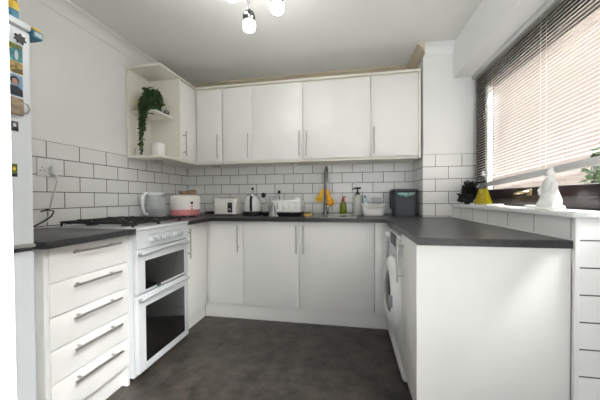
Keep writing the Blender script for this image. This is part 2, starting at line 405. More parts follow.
# ------------------------------------------------------------------ left run
t = thing('corner_cabinet', 'white corner base cabinet with one door right of the cooker', 'cabinet', (.3, -.74, 0))
obj('body', box(B(), .01, .523, -.92, -.56, DZ0-.006, WB-.002), 'cabin', t, False)
d = obj('door', box(B(), .525, .543, -.922, -.5605, DZ0, DZ1, .002), 'cab', t)
obj('corner_post', box(B(), .5435, .5612, -.5595, -.5425, DZ0, DZ1, .001), 'cab', t)
obj('handle', bar_handle((.543, -.862, .595), (.543, -.862, .826), (1,0,0)), 'steel', d)
solo('plinth', box(B(), .485, .499, -.922, -.5315, 0, DZ0-.008, .002), 'cab', 'short white plinth under the corner cabinet right of the cooker', 'plinth', (.49, -.73, 0))

YD0, YD1 = -1.845, -1.447
t = thing('drawer_unit', 'white five drawer unit with long steel handles between fridge and cooker', 'drawer unit', (.3, -1.645, 0))
obj('body', box(B(), .01, XL-.02, YD0+.0005, YD1-.001, .118, WB-.002), 'cabin', t, False)
obj('side_panel', box(B(), .01, XL-.004, YD0-.019, YD0-.0005, 0, WB-.001, .0015), 'cab', t)
obj('side_panel', box(B(), .01, XL-.012, YD1, YD1+.017, 0, WB-.001, .0015), 'cab', t)
obj('plinth', box(B(), .500, .514, YD0, YD1, 0, .112, .002), 'cab', t)
zs = [.857, .704, .561, .420, .277, .120]
for k in range(5):
    d = obj('drawer', box(B(), XL-.018, XL, YD0, YD1-.001, zs[k+1]+.0018, zs[k]-.0018, .002), 'cab', t)
    hz = zs[k]-.030 if k else zs[k]-.034
    obj('handle', bar_handle((XL, -1.768, hz), (XL, -1.520, hz), (1,0,0), r=.006), 'steel', d)
# worktops
solo('worktop', box(B(), .001, .605, -1.89, -1.432, WB, WT, .003), 'top', 'short dark grey worktop on the drawer unit beside the fridge', 'worktop', (.3, -1.66, WB))
bm = B()
prism(bm, [(.001, -.928), (.600, -.928), (.600, -.592), (2.057, -.592), (2.057, -1.585), (XS-.001, -1.585), (XS-.001, PF-.001), (XR-.001, PF-.001), (XR-.001, -.001), (.001, -.001)], 'z', WB, WT)
es = [e for e in bm.edges if abs(e.verts[0].co.z-WT) < 1e-6 and abs(e.verts[1].co.z-WT) < 1e-6]
bmesh.ops.bevel(bm, geom=es, offset=.003, segments=2, affect='EDGES')
solo('worktop', bm, 'top', 'continuous dark grey worktop running along the back wall and onto the peninsula', 'worktop', (1.3, -.3, WB))

# ------------------------------------------------------------------ cooker
CY0, CY1 = -1.425, -.934; CX = .600
t = thing('gas_cooker', 'white freestanding gas cooker with two black glass oven doors', 'cooker', (.3, -1.18, 0))
obj('body', box(B(), .03, CX-.03, CY0, CY1, .03, .872, .003), 'enamel', t)
for x in (.08, .53):
    for y in (CY0+.05, CY1-.05): obj('foot', cyl(B(), (x, y, 0), (x, y, .0298), .018, 12), 'black', t)
obj('hob_plate', box(B(), .03, CX+.006, CY0-.003, CY1+.003, .872, .890, .006, 3), 'enamel', t)
bm = B(); prism(bm, [(CX-.03, .768), (CX+.004, .768), (CX-.002, .871), (CX-.03, .871)], 'y', CY0, CY1)
cp = obj('control_panel', bm, 'enamel', t)
for y in (-1.314, -1.262, -1.210, -1.155, -1.094, -1.038):
    k = obj('knob', lathe(B(), [(.019, 0), (.019, .006), (.016, .008), (.015, .024), (.012, .027), (0, .027)], (CX, y, .812), 18, (1,0,0)), 'enamel', cp)
    obj('knob_pointer', box(B(), CX+.0275, CX+.030, y-.002, y+.002, .800, .826, .0008), 'grey', cp)
bm = B(); box(bm, CX+.0005, CX+.004, -1.335, -1.015, .838, .841)
obj('marking_line', bm, 'grey', cp, False)
def oven_door(z0, z1, gz0, gz1, hz):
    d = obj('oven_door', box(B(), CX-.03, CX, CY0+.004, CY1-.004, z0, z1, .006, 3), 'enamel', t)
    bm = B(); box(bm, CX-.002, CX+.003, CY0+.062, CY1-.056, gz0, gz1, .002); obj('window', bm, 'oglass', d, label='black glass oven window')
    bm = B(); n = 14; y0, y1 = CY0+.018, CY1-.020
    pts = [(CX+.013+.014*math.sin(PI*k/n), y0+(y1-y0)*k/n, hz + .016*math.sin(PI*k/n)) for k in range(n+1)]
    tube(bm, pts, .0095, 10)
    h = obj('handle', bm, 'enamel', d)
    for y in (y0, y1): obj('end_cap', cyl(B(), (CX-.002, y, hz), (CX+.018, y, hz), .0105, 12), 'grey', d, label='grey end cap of the handle')
    return d
d1 = oven_door(.506, .762, .524, .692, .738)
obj('badge', lathe(B(), [(.012, 0), (.012, .002), (0, .002)], (CX, -1.25, .517), 20, (1,0,0), sx=1.6, sy=.7), 'black', d1)
oven_door(.050, .498, .098, .425, .474)
bm = B()
for y in (CY0+.005, CY0+.26):
    pass
# hob: four burners, two pan supports
for (x, y, r) in ((.17, -1.30, .035), (.17, -1.06, .045), (.44, -1.30, .045), (.44, -1.06, .028)):
    b = obj('burner', lathe(B(), [(r, 0), (r, .010), (r*.85, .013), (r*.85, .018), (0, .019)], (x, y, .890), 24), 'black', t)
for (y0, y1) in ((CY0+.03, -1.187), (-1.173, CY1-.03)):
    bm = B(); zt = .922; yc = (y0+y1)/2
    for y in (y0, y1): box(bm, .05, .555, y-.006, y+.006, zt-.014, zt, .002)
    for x in (.055, .305, .55): box(bm, x-.006, x+.006, y0, y1, zt-.014, zt, .002)
    for x in (.17, .44):
        box(bm, x-.005, x+.005, y0, yc-.02, zt-.01, zt+.004, .002); box(bm, x-.005, x+.005, yc+.02, y1, zt-.01, zt+.004, .002)
        box(bm, x-.12, x-.02, yc-.005, yc+.005, zt-.01, zt+.004, .002); box(bm, x+.02, x+.12, yc-.005, yc+.005, zt-.01, zt+.004, .002)
    for x in (.055, .55):
        for y in (y0, y1): cyl(bm, (x, y, .890), (x, y, zt-.005), .006, 8)
    obj('pan_support', bm, 'iron', t)

# ------------------------------------------------------------------ peninsula: washing machine, narrow cabinet, end panel
t = thing('washing_machine', 'white front loading washing machine under the peninsula worktop', 'washing machine', (2.35, -.88, 0))
WX = 2.075; WY0, WY1 = -1.172, -.578
obj('body', box(B(), WX, 2.585, WY0, WY1, .012, .834, .008, 3), 'appl', t)
for y in (WY0+.05, WY1-.05):
    for x in (2.13, 2.54): obj('foot', cyl(B(), (x, y, 0), (x, y, .0118), .02, 12), 'black', t)
obj('control_panel', box(B(), WX-.012, WX-.0005, WY0+.01, WY1-.01, .715, .832, .004), 'appl', t)
obj('display', box(B(), WX-.015, WX-.0125, -1.02, -.80, .742, .820, .001), 'dgrey', t, label='dark display panel')
obj('program_dial', lathe(B(), [(.030, 0), (.030, .010), (.025, .024), (0, .025)], (WX-.012, -.70, .78), 24, (-1,0,0)), 'appl', t)
obj('soap_drawer', box(B(), WX-.017, WX-.0125, -1.16, -1.05, .745, .820, .002), 'wplast', t)
dc = (WX, -.875, .43)
dr = obj('door_ring', lathe(B(), [(.235, -.002), (.235, .012), (.215, .040), (.185, .052), (.160, .046), (.150, .030), (.150, 0)], dc, 40, (-1,0,0)), 'wplast', t)
obj('door_glass', lathe(B(), [(.149, .002), (.149, .030), (.12, .050), (.07, .060), (0, .063)], dc, 36, (-1,0,0)), 'oglass', dr, label='dark convex door glass')
obj('door_catch', box(B(), WX-.064, WX-.045, -1.085, -1.055, .395, .465, .004), 'grey', dr)
obj('kick_plate', box(B(), WX-.004, WX-.0005, WY0+.01, WY1-.01, .02, .10, .001), 'wplast', t)

t = thing('peninsula_cabinet', 'narrow white cabinet with plain end panel at the peninsula end', 'cabinet', (2.34, -1.38, 0))
obj('body', box(B(), 2.085, 2.60, -1.553, -1.178, .11, WB-.002), 'cabin', t, False)
d = obj('door', box(B(), 2.065, 2.083, -1.552, -1.179, .115, DZ1, .002), 'cab', t)
obj('handle', bar_handle((2.065, -1.245, .600), (2.065, -1.245, .830), (-1,0,0), off=.034, r=.0065), 'steel', d)
obj('end_panel', box(B(), 2.055, XS-.001, -1.572, -1.554, 0, WB-.001, .0015), 'cab', t)
obj('plinth', box(B(), 2.115, 2.13, -1.553, -1.178, 0, .105), 'cab', t)

# ------------------------------------------------------------------ wall cabinets
UY = -.348; UB = .330
ZU0, ZU1 = 1.407, 2.097
ucab = [(.5855, .8772, .850, 'narrow white wall cabinet, second from the corner on the back wall'),
        (.8772, 1.3637, 1.334, 'white wall cabinet above the kettle and dish rack'),
        (1.3637, 1.9629, 1.397, 'widest white wall cabinet above the sink'),
        (1.9629, 2.3525, 1.987, 'white wall cabinet at the pillar end above the dark bin')]
for (x0, x1, hx, lb) in ucab:
    t = thing('wall_cabinet', lb, 'cabinet', ((x0+x1)/2, -.15, 1.39), 'wall cabinets on the back wall')
    obj('body', box(B(), x0+.0008, x1-.0008, -.311, -.001, 1.386, 2.112), 'cream', t, False)
    door_y(t, x0, x1, -UB, ZU0, ZU1, hx, h0=1.432, h1=1.658)
t = thing('corner_wall_cabinet', 'white corner wall cabinet in the left corner between shelf unit and back run', 'cabinet', (.3, -.2, 1.39))
obj('body', box(B(), .001, .578, -.311, -.001, 1.386, 2.112), 'cream', t, False)
door_y(t, .316, .5775, -UB, ZU0, ZU1, .541, h0=1.432, h1=1.658)
solo('end_panel', box(B(), 2.3535, 2.372, -UB-.004, -.001, 1.386, 2.112, .001), 'cream', 'thin cream end panel of the wall cabinets against the pillar', 'panel', (2.36, -.16, 1.386))
# left wall cabinet and open shelf unit
t = thing('wall_cabinet', 'slim white wall cabinet on the left wall beside the open shelves', 'cabinet', (.15, -.45, 1.39))
obj('body', box(B(), .001, .294, -.568, -.3125, 1.386, 2.112), 'cream', t, False)
d = obj('door', box(B(), .295, .3125, -.568, -.333, ZU0, ZU1, .002), 'cab', t)
obj('handle', bar_handle((.3125, -.548, 1.436), (.3125, -.548, 1.655), (1,0,0)), 'steel', d)
t = thing('shelf_unit', 'open cream end shelf unit on the left wall', 'shelf unit', (.15, -.70, 1.39))
obj('back_panel', box(B(), .001, .016, -.836, -.588, 1.405, 2.108), 'cream', t, False)
obj('side_panel', box(B(), .001, .3120, -.587, -.5695, 1.386, 2.126), 'cream', t, False)
obj('shelf', box(B(), .001, .3135, -.838, -.5875, 2.110, 2.128, .001), 'cream', t)
obj('shelf', box(B(), .0165, .255, -.822, -.5875, 1.753, 1.771, .001), 'cream', t)
obj('shelf', box(B(), .001, .3120, -.838, -.5875, 1.386, 1.404, .001), 'cream', t)
# cornice strip
bm = B()
prism(bm, [(.001, -.569), (.3135, -.569), (.3135, -.340), (2.374, -.340), (2.374, -.001), (.001, -.001)], 'z', 2.1125, 2.128)
solo('cornice', bm, 'cream', 'cream cornice strip along the tops of the wall cabinets', 'cornice', (1.2, -.2, 2.1125), smooth=False)
# puck lights
for (x, y, lb) in ((.15, -.66, 'round puck light under the open shelf unit'), (.445, -.181, 'round puck light under the corner wall cabinet'), (1.258, -.20, 'round puck light under the wall cabinet above the dish rack')):
    t = thing('puck_light', lb, 'light', (x, y, 1.386), 'puck lights under the wall cabinets')
    obj('ring', lathe(B(), [(.036, 0), (.036, -.010), (.030, -.013), (.027, -.013), (.027, 0)], (x, y, 1.3855), 24), 'steel', t)
    obj('lens', lathe(B(), [(.0265, 0), (.0265, -.010), (0, -.012)], (x, y, 1.3853), 24), 'puck', t)

# ------------------------------------------------------------------ fridge and what is on it
FX, FY1, FY0 = .600, -1.920, -2.475
t = thing('fridge_freezer', 'tall white fridge freezer at the left edge of the kitchen', 'fridge', (.3, -2.2, 0))
obj('body', box(B(), .02, FX-.062, FY0, FY1, .03, 1.712, .006), 'fridge', t)
obj('feet', box(B(), .06, FX-.08, FY0+.03, FY1-.03, 0, .031), 'black', t)
obj('lower_door', box(B(), FX-.060, FX, FY0, FY1, .05, .862, .012, 3), 'fridge', t)
obj('upper_door', box(B(), FX-.060, FX, FY0, FY1, .882, 1.684, .012, 3), 'fridge', t)
obj('top_cap', box(B(), FX-.060, FX, FY0, FY1, 1.690, 1.714, .004), 'fridge', t)
bm = B(); box(bm, FX-.058, FX-.010, FY0+.01, FY1-.004, .8625, .8815); obj('grip_recess', bm, 'dgrey', t, False, label='dark grip recess between the two doors')
bm = B(); tube(bm, [(FX-.02, -1.928, .880), (FX+.012, -1.935, .884), (FX+.016, -1.98, .888), (FX+.016, -2.10, .888)], [.006, .007, .007, .007], 10)
obj('handle', bm, 'steel', t)
def card(name, label, cat, y1, z0, z1, w, base, blobs, group=None, x=FX+.0003):
    """flat picture magnet on the fridge door: base card and coloured shapes of the print"""
    y0 = y1-w; t = thing(name, label, cat, (x, (y0+y1)/2, z0), group)
    obj('card', box(B(), x, x+.002, y0, y1, z0, z1), base, t, False)
    for (nm, m, poly) in blobs:
        bm = B(); vs = [bm.verts.new((x+.0026, y0+p[0]*w, z0+p[1]*(z1-z0))) for p in poly]; bm.faces.new(vs)
        ob = obj(nm, bm, m, t, False)
        md = ob.modifiers.new('thickness', 'SOLIDIFY'); md.thickness = .0004
    return t
def ell(cx, cy, rx, ry, n=14): return [(cx+rx*math.cos(2*PI*k/n), cy+ry*math.sin(2*PI*k/n)) for k in range(n)]
card('picture_magnet', 'teal picture magnet below the star on the fridge door', 'magnet', -1.951, 1.556, 1.617, .056, 'teal',
     [('print_shape', 'lime', [(.0,.72),(.98,.78),(.98,.98),(.0,.98)]), ('print_shape', 'paper', ell(.66,.35,.10,.30)), ('print_shape', 'yellow', [(.1,.6),(.4,.6),(.4,.98),(.1,.98)])], 'picture magnets on the fridge door')
card('picture_magnet', 'gold and brown picture magnet in the middle of three on the fridge door', 'magnet', -1.951, 1.512, 1.553, .056, 'gold',
     [('print_shape', 'spongeg', [(.3,.05),(.98,.05),(.98,.5),(.6,.35)])], 'picture magnets on the fridge door')
card('picture_magnet', 'portrait photo of a dark haired person on blue, stuck on the fridge door', 'magnet', -1.952, 1.430, 1.506, .056, 'sky',
     [('print_shape', 'navy', [(.05,.02),(.98,.02),(.98,.30),(.72,.46),(.30,.46),(.05,.30)]), ('print_shape', 'navy', ell(.56,.72,.24,.20))], 'picture magnets on the fridge door')
pm = bpy.data.objects['picture_magnet.002']
bm = B(); vs = [bm.verts.new((FX+.0034, -1.952-.056+p[0]*.056, 1.430+p[1]*.076)) for p in ell(.56,.66,.16,.15)]; bm.faces.new(vs)
obj('print_shape', bm, 'skin', pm, False).modifiers.new('thickness', 'SOLIDIFY').thickness = .0003
card('photo_magnet', 'tiny square dim photo under the tan mug magnet on the fridge', 'magnet', -1.968, 1.302, 1.337, .040, 'photo', [('print_shape', 'paper', ell(.7,.62,.12,.2)), ('print_shape', 'navy', [(.5,.05),(.98,.05),(.98,.45),(.6,.4)])])
card('photo_magnet', 'small green and yellow photo lowest on the fridge door', 'magnet', -1.974, 1.138, 1.184, .040, 'lime', [('print_shape', 'yellow', ell(.75,.62,.12,.16)), ('print_shape', 'navy', [(.55,.02),(.98,.02),(.98,.3),(.55,.2)])])
# star
bm = B(); pts = []
for k in range(14):
    r = .020 if k % 2 == 0 else .0125; a = PI/2 + PI*k/7
    pts.append((-1.958 + r*math.cos(a), 1.641 + r*math.sin(a)))
prism(bm, pts, 'x', FX+.0003, FX+.006)
solo('star_magnet', bm, 'black', 'black star shaped magnet near the top of the fridge door', 'magnet', (FX, -1.958, 1.641), smooth=False)
# mug magnet
t = thing('mug_magnet', 'tan mug shaped magnet with a grey handle on the fridge door', 'magnet', (FX, -1.97, 1.36))
obj('cup', rbox(B(), FX+.008, -1.978, 1.362, 1.420, .014, .044, .006), 'tan', t)
bm = B(); tube(bm, [(FX+.008, -1.957, 1.412), (FX+.010, -1.944, 1.408), (FX+.011, -1.938, 1.392), (FX+.010, -1.944, 1.376), (FX+.008, -1.957, 1.370)], .0035, 8)
obj('cup_handle', bm, 'steel', t)
# box clipped at the fridge side, ornament on top
t = thing('magnet_box', 'small teal box with pale label and yellow top clipped high on the fridge side', 'box', (.575, -1.895, 1.67))
obj('box_body', box(B(), .548, .606, -1.9185, -1.885, 1.672, 1.702, .002), 'blue', t)
obj('box_label', box(B(), .556, .598, -1.8845, -1.883, 1.679, 1.695), 'paper', t, False)
obj('box_label', box(B(), .6065, .608, -1.914, -1.890, 1.679, 1.695), 'paper', t, False)
obj('yellow_top', box(B(), .570, .604, -1.916, -1.888, 1.7025, 1.712, .003), 'yellow', t, label='yellow top')
obj('brown_knob', sphere(B(), (.556, -1.900, 1.714), .011), 'orange', t)
t = thing('toy_ornament', 'little blue and yellow ornament with a brown top standing on the fridge', 'ornament', (.57, -1.962, 1.714))
obj('blue_base', rbox(B(), .575, -1.965, 1.7145, 1.745, .034, .034, .010), 'blue', t)
obj('yellow_middle', rbox(B(), .575, -1.965, 1.7452, 1.775, .036, .036, .014), 'yellow', t)
obj('brown_top', lathe(B(), [(.015, 0), (.017, .008), (.010, .020), (0, .022)], (.575, -1.965, 1.7752), 18), 'brown', t)

# ------------------------------------------------------------------ sockets and cables on the left wall
t = thing('wall_socket', 'white double wall socket on the left wall tiles', 'socket', (0, -1.43, 1.245))
obj('plate', box(B(), .0003, .010, -1.487, -1.373, 1.192, 1.298, .003), 'wplast', t)
for y in (-1.405, -1.452): obj('switch', box(B(), .0102, .014, y-.008, y+.008, 1.268, 1.288, .002), 'wplast', t)
for y in (-1.462,):
    bm = B()
    for dy, dz in ((0, .012), (-.010, -.006), (.010, -.006)): box(bm, .0102, .0108, y+dy-.003, y+dy+.003, 1.232+dz-.003, 1.232+dz+.003)
    obj('pin_holes', bm, 'gap', t, False)
t = thing('plug', 'white plug with a trailing grey cable in the wall socket', 'plug', (.012, -1.408, 1.215))
obj('plug_body', rbox(B(), .026, -1.408, 1.205, 1.250, .026, .040, .008), 'wplast', t)
bm = B(); tube(bm, [(.03, -1.405, 1.206), (.034, -1.402, 1.16), (.016, -1.41, 1.08), (.010, -1.425, 1.0), (.012, -1.44, .93), (.02, -1.46, .893)], .0035, 8)
obj('cord', bm, 'rail', t)
bm = B(); tube(bm, [(.010, -1.475, .985), (.030, -1.45, .995), (.045, -1.43, .985), (.04, -1.44, .955), (.03, -1.47, .93), (.03, -1.52, .905), (.06, -1.60, .894), (.14, -1.66, .8935)], .0042, 8)
solo('power_cable', bm, 'black', 'loose black cable curling on the short worktop below the wall socket', 'cable', (.03, -1.5, .89))
bm = B(); tube(bm, [(.03, -1.405, .8935), (.06, -1.38+-.06, .8935), (.08, -1.45, .8935), (.03, -1.50, .8935)], .003, 8)
bm.free()

# ------------------------------------------------------------------ things on the worktop
# grey jug kettle
kx, ky = .150, -.700
t = thing('jug_kettle', 'grey translucent jug kettle with white handle beside the hob', 'kettle', (kx, ky, WT))
obj('kettle_base', lathe(B(), [(.078, .0005), (.080, .012), (.074, .020), (0, .020)], (kx, ky, WT), 28), 'wplast', t)
obj('kettle_body', lathe(B(), [(.074, .0205), (.078, .03), (.078, .10), (.072, .19), (.068, .200), (0, .200)], (kx, ky, WT), 32), 'smoke', t)
obj('kettle_band', lathe(B(), [(.0795, .022), (.080, .03), (.080, .075), (.0795, .082)], (kx, ky, WT), 32), 'grey', t)
obj('kettle_lid', lathe(B(), [(.070, .2005), (.070, .212), (.04, .222), (0, .223)], (kx, ky, WT), 28), 'wplast', t)
bm = B(); prism(bm, [(kx+.06, WT+.17), (kx+.105, WT+.203), (kx+.060, WT+.205)], 'y', ky-.018, ky+.018)
obj('spout', bm, 'smoke', t)
hd = Vector((-.25, -1, 0)).normalized()
bm = B(); c0 = Vector((kx, ky, WT))
tube(bm, [c0+hd*.060+Vector((0,0,.208)), c0+hd*.095+Vector((0,0,.212)), c0+hd*.118+Vector((0,0,.185)), c0+hd*.122+Vector((0,0,.11)), c0+hd*.108+Vector((0,0,.05)), c0+hd*.076+Vector((0,0,.035))], [.014, .014, .013, .012, .011, .011], 12)
obj('kettle_handle', bm, 'wplast', t)
# rice cooker
rx, ry = .285, -.485
t = thing('rice_cooker', 'white and pink rice cooker in the left worktop corner', 'rice cooker', (rx, ry, WT))
for k in range(4):
    fx_, fy_ = rx+.09*math.cos(PI/4+k*PI/2), ry+.09*math.sin(PI/4+k*PI/2)
    obj('foot', cyl(B(), (fx_, fy_, WT+.0005), (fx_, fy_, WT+.0118), .012, 10), 'wplast', t)
obj('lower_body', lathe(B(), [(.110, .012), (.124, .018), (.128, .068), (0, .068)], (rx, ry, WT), 36), 'pink', t, label='pink lower band')
obj('upper_body', lathe(B(), [(.128, .0685), (.129, .15), (.126, .163), (0, .163)], (rx, ry, WT), 36), 'offw', t)
ld = obj('lid', lathe(B(), [(.128, .1635), (.128, .178), (.118, .192), (.08, .202), (0, .204)], (rx, ry, WT), 36), 'offw', t)
ca = math.atan2(-2.76-ry, 1.78-rx)
a = ca+.42
def on_r(a, r, z): return (rx+r*math.cos(a), ry+r*math.sin(a), WT+z)
bm = B(); lathe(bm, [(.012, 0), (.012, .004), (0, .005)], on_r(a, .1285, .128), 16, (math.cos(a), math.sin(a), 0)); obj('display', bm, 'black', t)
bm = B(); lathe(bm, [(.009, 0), (.009, .004), (0, .005)], on_r(a, .1285, .098), 16, (math.cos(a), math.sin(a), 0)); obj('button', bm, 'pink', t)
bm = B(); lathe(bm, [(.009, 0), (.009, .004), (0, .005)], on_r(a, .1285, .075), 16, (math.cos(a), math.sin(a), 0)); obj('button', bm, 'pink', t)
t = thing('woven_dish', 'brown woven dish resting on the rice cooker lid', 'dish', (rx+.01, ry+.02, WT+.205))
obj('bowl', lathe(B(), [(.055, 0), (.075, .012), (.080, .030), (.072, .030), (.05, .014), (0, .012)], (rx+.01, ry+.02, WT+.2045), 28), 'brown', t)
obj('spoon', tube(B(), [(rx-.04, ry+.03, WT+.224), (rx+.04, ry+.02, WT+.238), (rx+.10, ry+.01, WT+.240)], [.010, .006, .005], 10), 'spongeg', t)
# black coiled cable near toaster
bm = B(); pts = []
for k in range(41):
    a = 2*PI*k/20*1.0; pts.append((.375+.055*math.cos(a)*(1-.004*k), -.20+.04*math.sin(a), WT+.006+.0007*k))
tube(bm, pts, .0055, 8)
solo('power_cable', bm, 'black', 'black power cable coiled between the rice cooker and the toaster', 'cable', (.375, -.2, WT))
# toaster
tx0, tx1, ty0, ty1 = .462, .702, -.31, -.16
t = thing('toaster', 'white two slice toaster with a dark control panel', 'toaster', ((tx0+tx1)/2, -.235, WT))
bm = B(); rbox(bm, (tx0+tx1)/2, -.235, WT+.012, WT+.172, tx1-tx0, ty1-ty0, .03, taper=.98, top=.022); obj('toaster_body', bm, 'offw', t)
obj('toaster_foot', box(B(), tx0+.02, tx1-.02, ty0+.02, ty1-.02, WT+.0005, WT+.0125), 'black', t)
bm = B()
for y in (-.262, -.208): box(bm, tx0+.04, tx1-.04, y-.013, y+.013, WT+.1715, WT+.176, .001)
obj('bread_slots', bm, 'black', t)
cpn = obj('control_panel', box(B(), .618, .664, ty0-.0035, ty0+.004, WT+.030, WT+.125, .002), 'black', t)
obj('browning_dial', lathe(B(), [(.013, 0), (.012, .010), (0, .011)], (.641, ty0-.0036, WT+.060), 16, (0,-1,0)), 'grey', cpn)
obj('lever', box(B(), .626, .656, ty0-.020, ty0-.0036, WT+.098, WT+.110, .003), 'dgrey', cpn)
# steel kettle
qx, qy = .845, -.235
t = thing('dome_kettle', 'silver dome kettle with black handle and black base next to the toaster', 'kettle', (qx, qy, WT))
obj('kettle_base', lathe(B(), [(.094, .0005), (.098, .006), (.096, .030), (.086, .038), (0, .038)], (qx, qy, WT), 30), 'black', t)
obj('kettle_body', lathe(B(), [(.084, .0385), (.088, .050), (.083, .10), (.067, .155), (.046, .190), (0, .190)], (qx, qy, WT), 36), 'wplast', t)
obj('kettle_lid', lathe(B(), [(.050, .1905), (.046, .203), (.020, .213), (.008, .216), (.008, .226), (.015, .233), (.015, .244), (0, .250)], (qx, qy, WT), 24), 'chrome', t)
obj('lid_knob', sphere(B(), (qx, qy, WT+.258), .0135), 'black', t)
hd = Vector((.22, -1, 0)).normalized(); c0 = Vector((qx, qy, WT))
bm = B(); tube(bm, [c0+hd*.058+Vector((0,0,.175)), c0+hd*.100+Vector((0,0,.178)), c0+hd*.118+Vector((0,0,.15)), c0+hd*.120+Vector((0,0,.08)), c0+hd*.112+Vector((0,0,.045))], [.010, .012, .012, .012, .010], 12)
obj('kettle_handle', bm, 'black', t)
bm = B(); tube(bm, [c0-hd*.070+Vector((0,0,.12)), c0-hd*.105+Vector((0,0,.15)), c0-hd*.120+Vector((0,0,.172))], [.022, .014, .011], 12); obj('spout', bm, 'chrome', t)
# cone
gx, gy = 1.118, -.462
t = thing('steel_cone', 'shiny steel cone shaped funnel standing before the dish rack', 'funnel', (gx, gy, WT))
obj('cone_body', lathe(B(), [(.046, .0005), (.047, .004), (.040, .018), (.010, .108), (.004, .134), (0, .135)], (gx, gy, WT), 28), 'chrome', t)
obj('cone_ring', lathe(B(), [(.0450, .006), (.0475, .009), (.0435, .013)], (gx, gy, WT), 28), 'steel', t)
# dish rack and tray
t = thing('dish_rack', 'white slotted dish rack on a black drip tray left of the sink', 'dish rack', (1.175, -.27, WT))
obj('drip_tray', rbox(B(), 1.165, -.265, WT+.0005, WT+.036, .365, .26, .03, taper=.94), 'black', t, label='black drip tray')
bm = B()
rbox(bm, 1.215, -.265, WT+.0365, WT+.050, .262, .23, .03)
for k in range(5):
    x = 1.105+.055*k; box(bm, x-.0225, x+.0225, -.382, -.376, WT+.045, WT+.138, .002)
box(bm, 1.083, 1.347, -.385, -.374, WT+.130, WT+.146, .003); box(bm, 1.083, 1.347, -.385, -.374, WT+.040, WT+.056, .003)
box(bm, 1.083, 1.347, -.156, -.147, WT+.045, WT+.146, .003)
for x in (1.083, 1.341): box(bm, x, x+.006, -.38, -.15, WT+.045, WT+.146, .002)
obj('rack_frame', bm, 'wplast', t)
# plates leaning at the left, utensils, a bowl in the rack
for k, x in enumerate((1.015, 1.040, 1.064)):
    bm = B(); lathe(bm, [(0, 0), (.045, .001), (.070, .008), (.071, .011), (.045, .005), (0, .004)], (x, -.27, WT+.114), 28, (1,0,.12))
    solo('plate', bm, 'ceram', ['white plate standing outermost at the left end of the dish rack', 'white plate standing in the middle of three beside the dish rack', 'white plate standing nearest the slotted dish rack frame'][k], 'plate', (x, -.27, WT+.04), 'plates at the dish rack')
for k, (x, dx, h, lb) in enumerate(((.995, -.030, .215, 'black spatula leaning left over the dish rack plates'), (1.10, .014, .242, 'black spoon standing upright in the dish rack'))):
    t2 = thing('spatula' if k == 0 else 'spoon', lb, 'utensil', (x+.02, -.24, WT+.04))
    p0 = Vector((x+.02, -.225, WT+.055)); p1 = Vector((x+dx, -.235, WT+h-.045)); p2 = p1 + (p1-p0).normalized()*.05
    obj('shaft', tube(B(), [p0, p1], .0035, 8), 'steel' if k == 0 else 'black', t2)
    bm = B(); mid = (p1+p2)/2; sphere(bm, mid, .022 if k == 0 else .015, 14, sx=1, sy=.3, sz=1.2); obj('head', bm, 'black', t2)
bm = B(); lathe(bm, [(.0, .0), (.03, 0), (.052, .035), (.055, .040), (.048, .037), (.025, .006), (0, .005)], (1.285, -.25, WT+.175), 26, (.15,-.25,-1))
solo('bowl', bm, 'ceram', 'white bowl drying upside down on the right of the dish rack', 'bowl', (1.285, -.25, WT+.13))
# sponge
t = thing('sponge', 'yellow and brown sponge between dish rack and sink', 'sponge', (1.395, -.30, WT))
bm = B(); rbox(bm, 1.400, -.30, WT+.0005, WT+.022, .075, .05, .014, top=.006); obj('foam', bm, 'sponge', t)
bm = B(); rbox(bm, 1.395, -.30, WT+.0222, WT+.034, .070, .048, .014, top=.005); obj('scourer', bm, 'spongeg', t)
# sink
t = thing('sink', 'stainless steel sink set in the worktop under the tap', 'sink', (1.63, -.33, WT))
bm = B()
X0, X1, Y0, Y1 = 1.452, 1.835, -.545, -.10
for (a0, a1, b0, b1) in ((X0, X1, Y0, Y0+.045), (X0, X1, Y1-.075, Y1), (X0, X0+.045, Y0+.045, Y1-.075), (X1-.045, X1, Y0+.045, Y1-.075)):
    box(bm, a0, a1, b0, b1, WT+.0004, WT+.007, .0018)
obj('rim', bm, 'steel', t)
bm = B(); box(bm, X0+.045, X1-.045, Y0+.045, Y1-.075, WT+.0006, WT+.0014); obj('basin', bm, 'darkchrome', t)
# tap
fx, fy = 1.548, -.150
t = thing('mixer_tap', 'tall chrome swan neck mixer tap behind the sink', 'tap', (fx, fy, WT))
obj('tap_base', lathe(B(), [(.026, .0075), (.026, .030), (.020, .040), (.018, .11), (0, .11)], (fx, fy, WT), 22), 'darkchrome', t)
bm = B(); R = .082; zc_ = WT+.365; pts = [(fx, fy, WT+.10), (fx, fy, zc_)]
for k in range(1, 13):
    a = PI*k/12; pts.append((fx+.030*(1-math.cos(a))*.5, fy-R*(1-math.cos(a)), zc_+R*math.sin(a)))
pts.append((fx+.030, fy-2*R, zc_-.07))
tube(bm, pts, .0125, 14); obj('spout', bm, 'darkchrome', t)
bm = B(); tube(bm, [(fx+.018, fy, WT+.075), (fx+.045, fy, WT+.085), (fx+.085, fy-.01, WT+.12)], [.012, .008, .006], 10); obj('lever', bm, 'chrome', t)
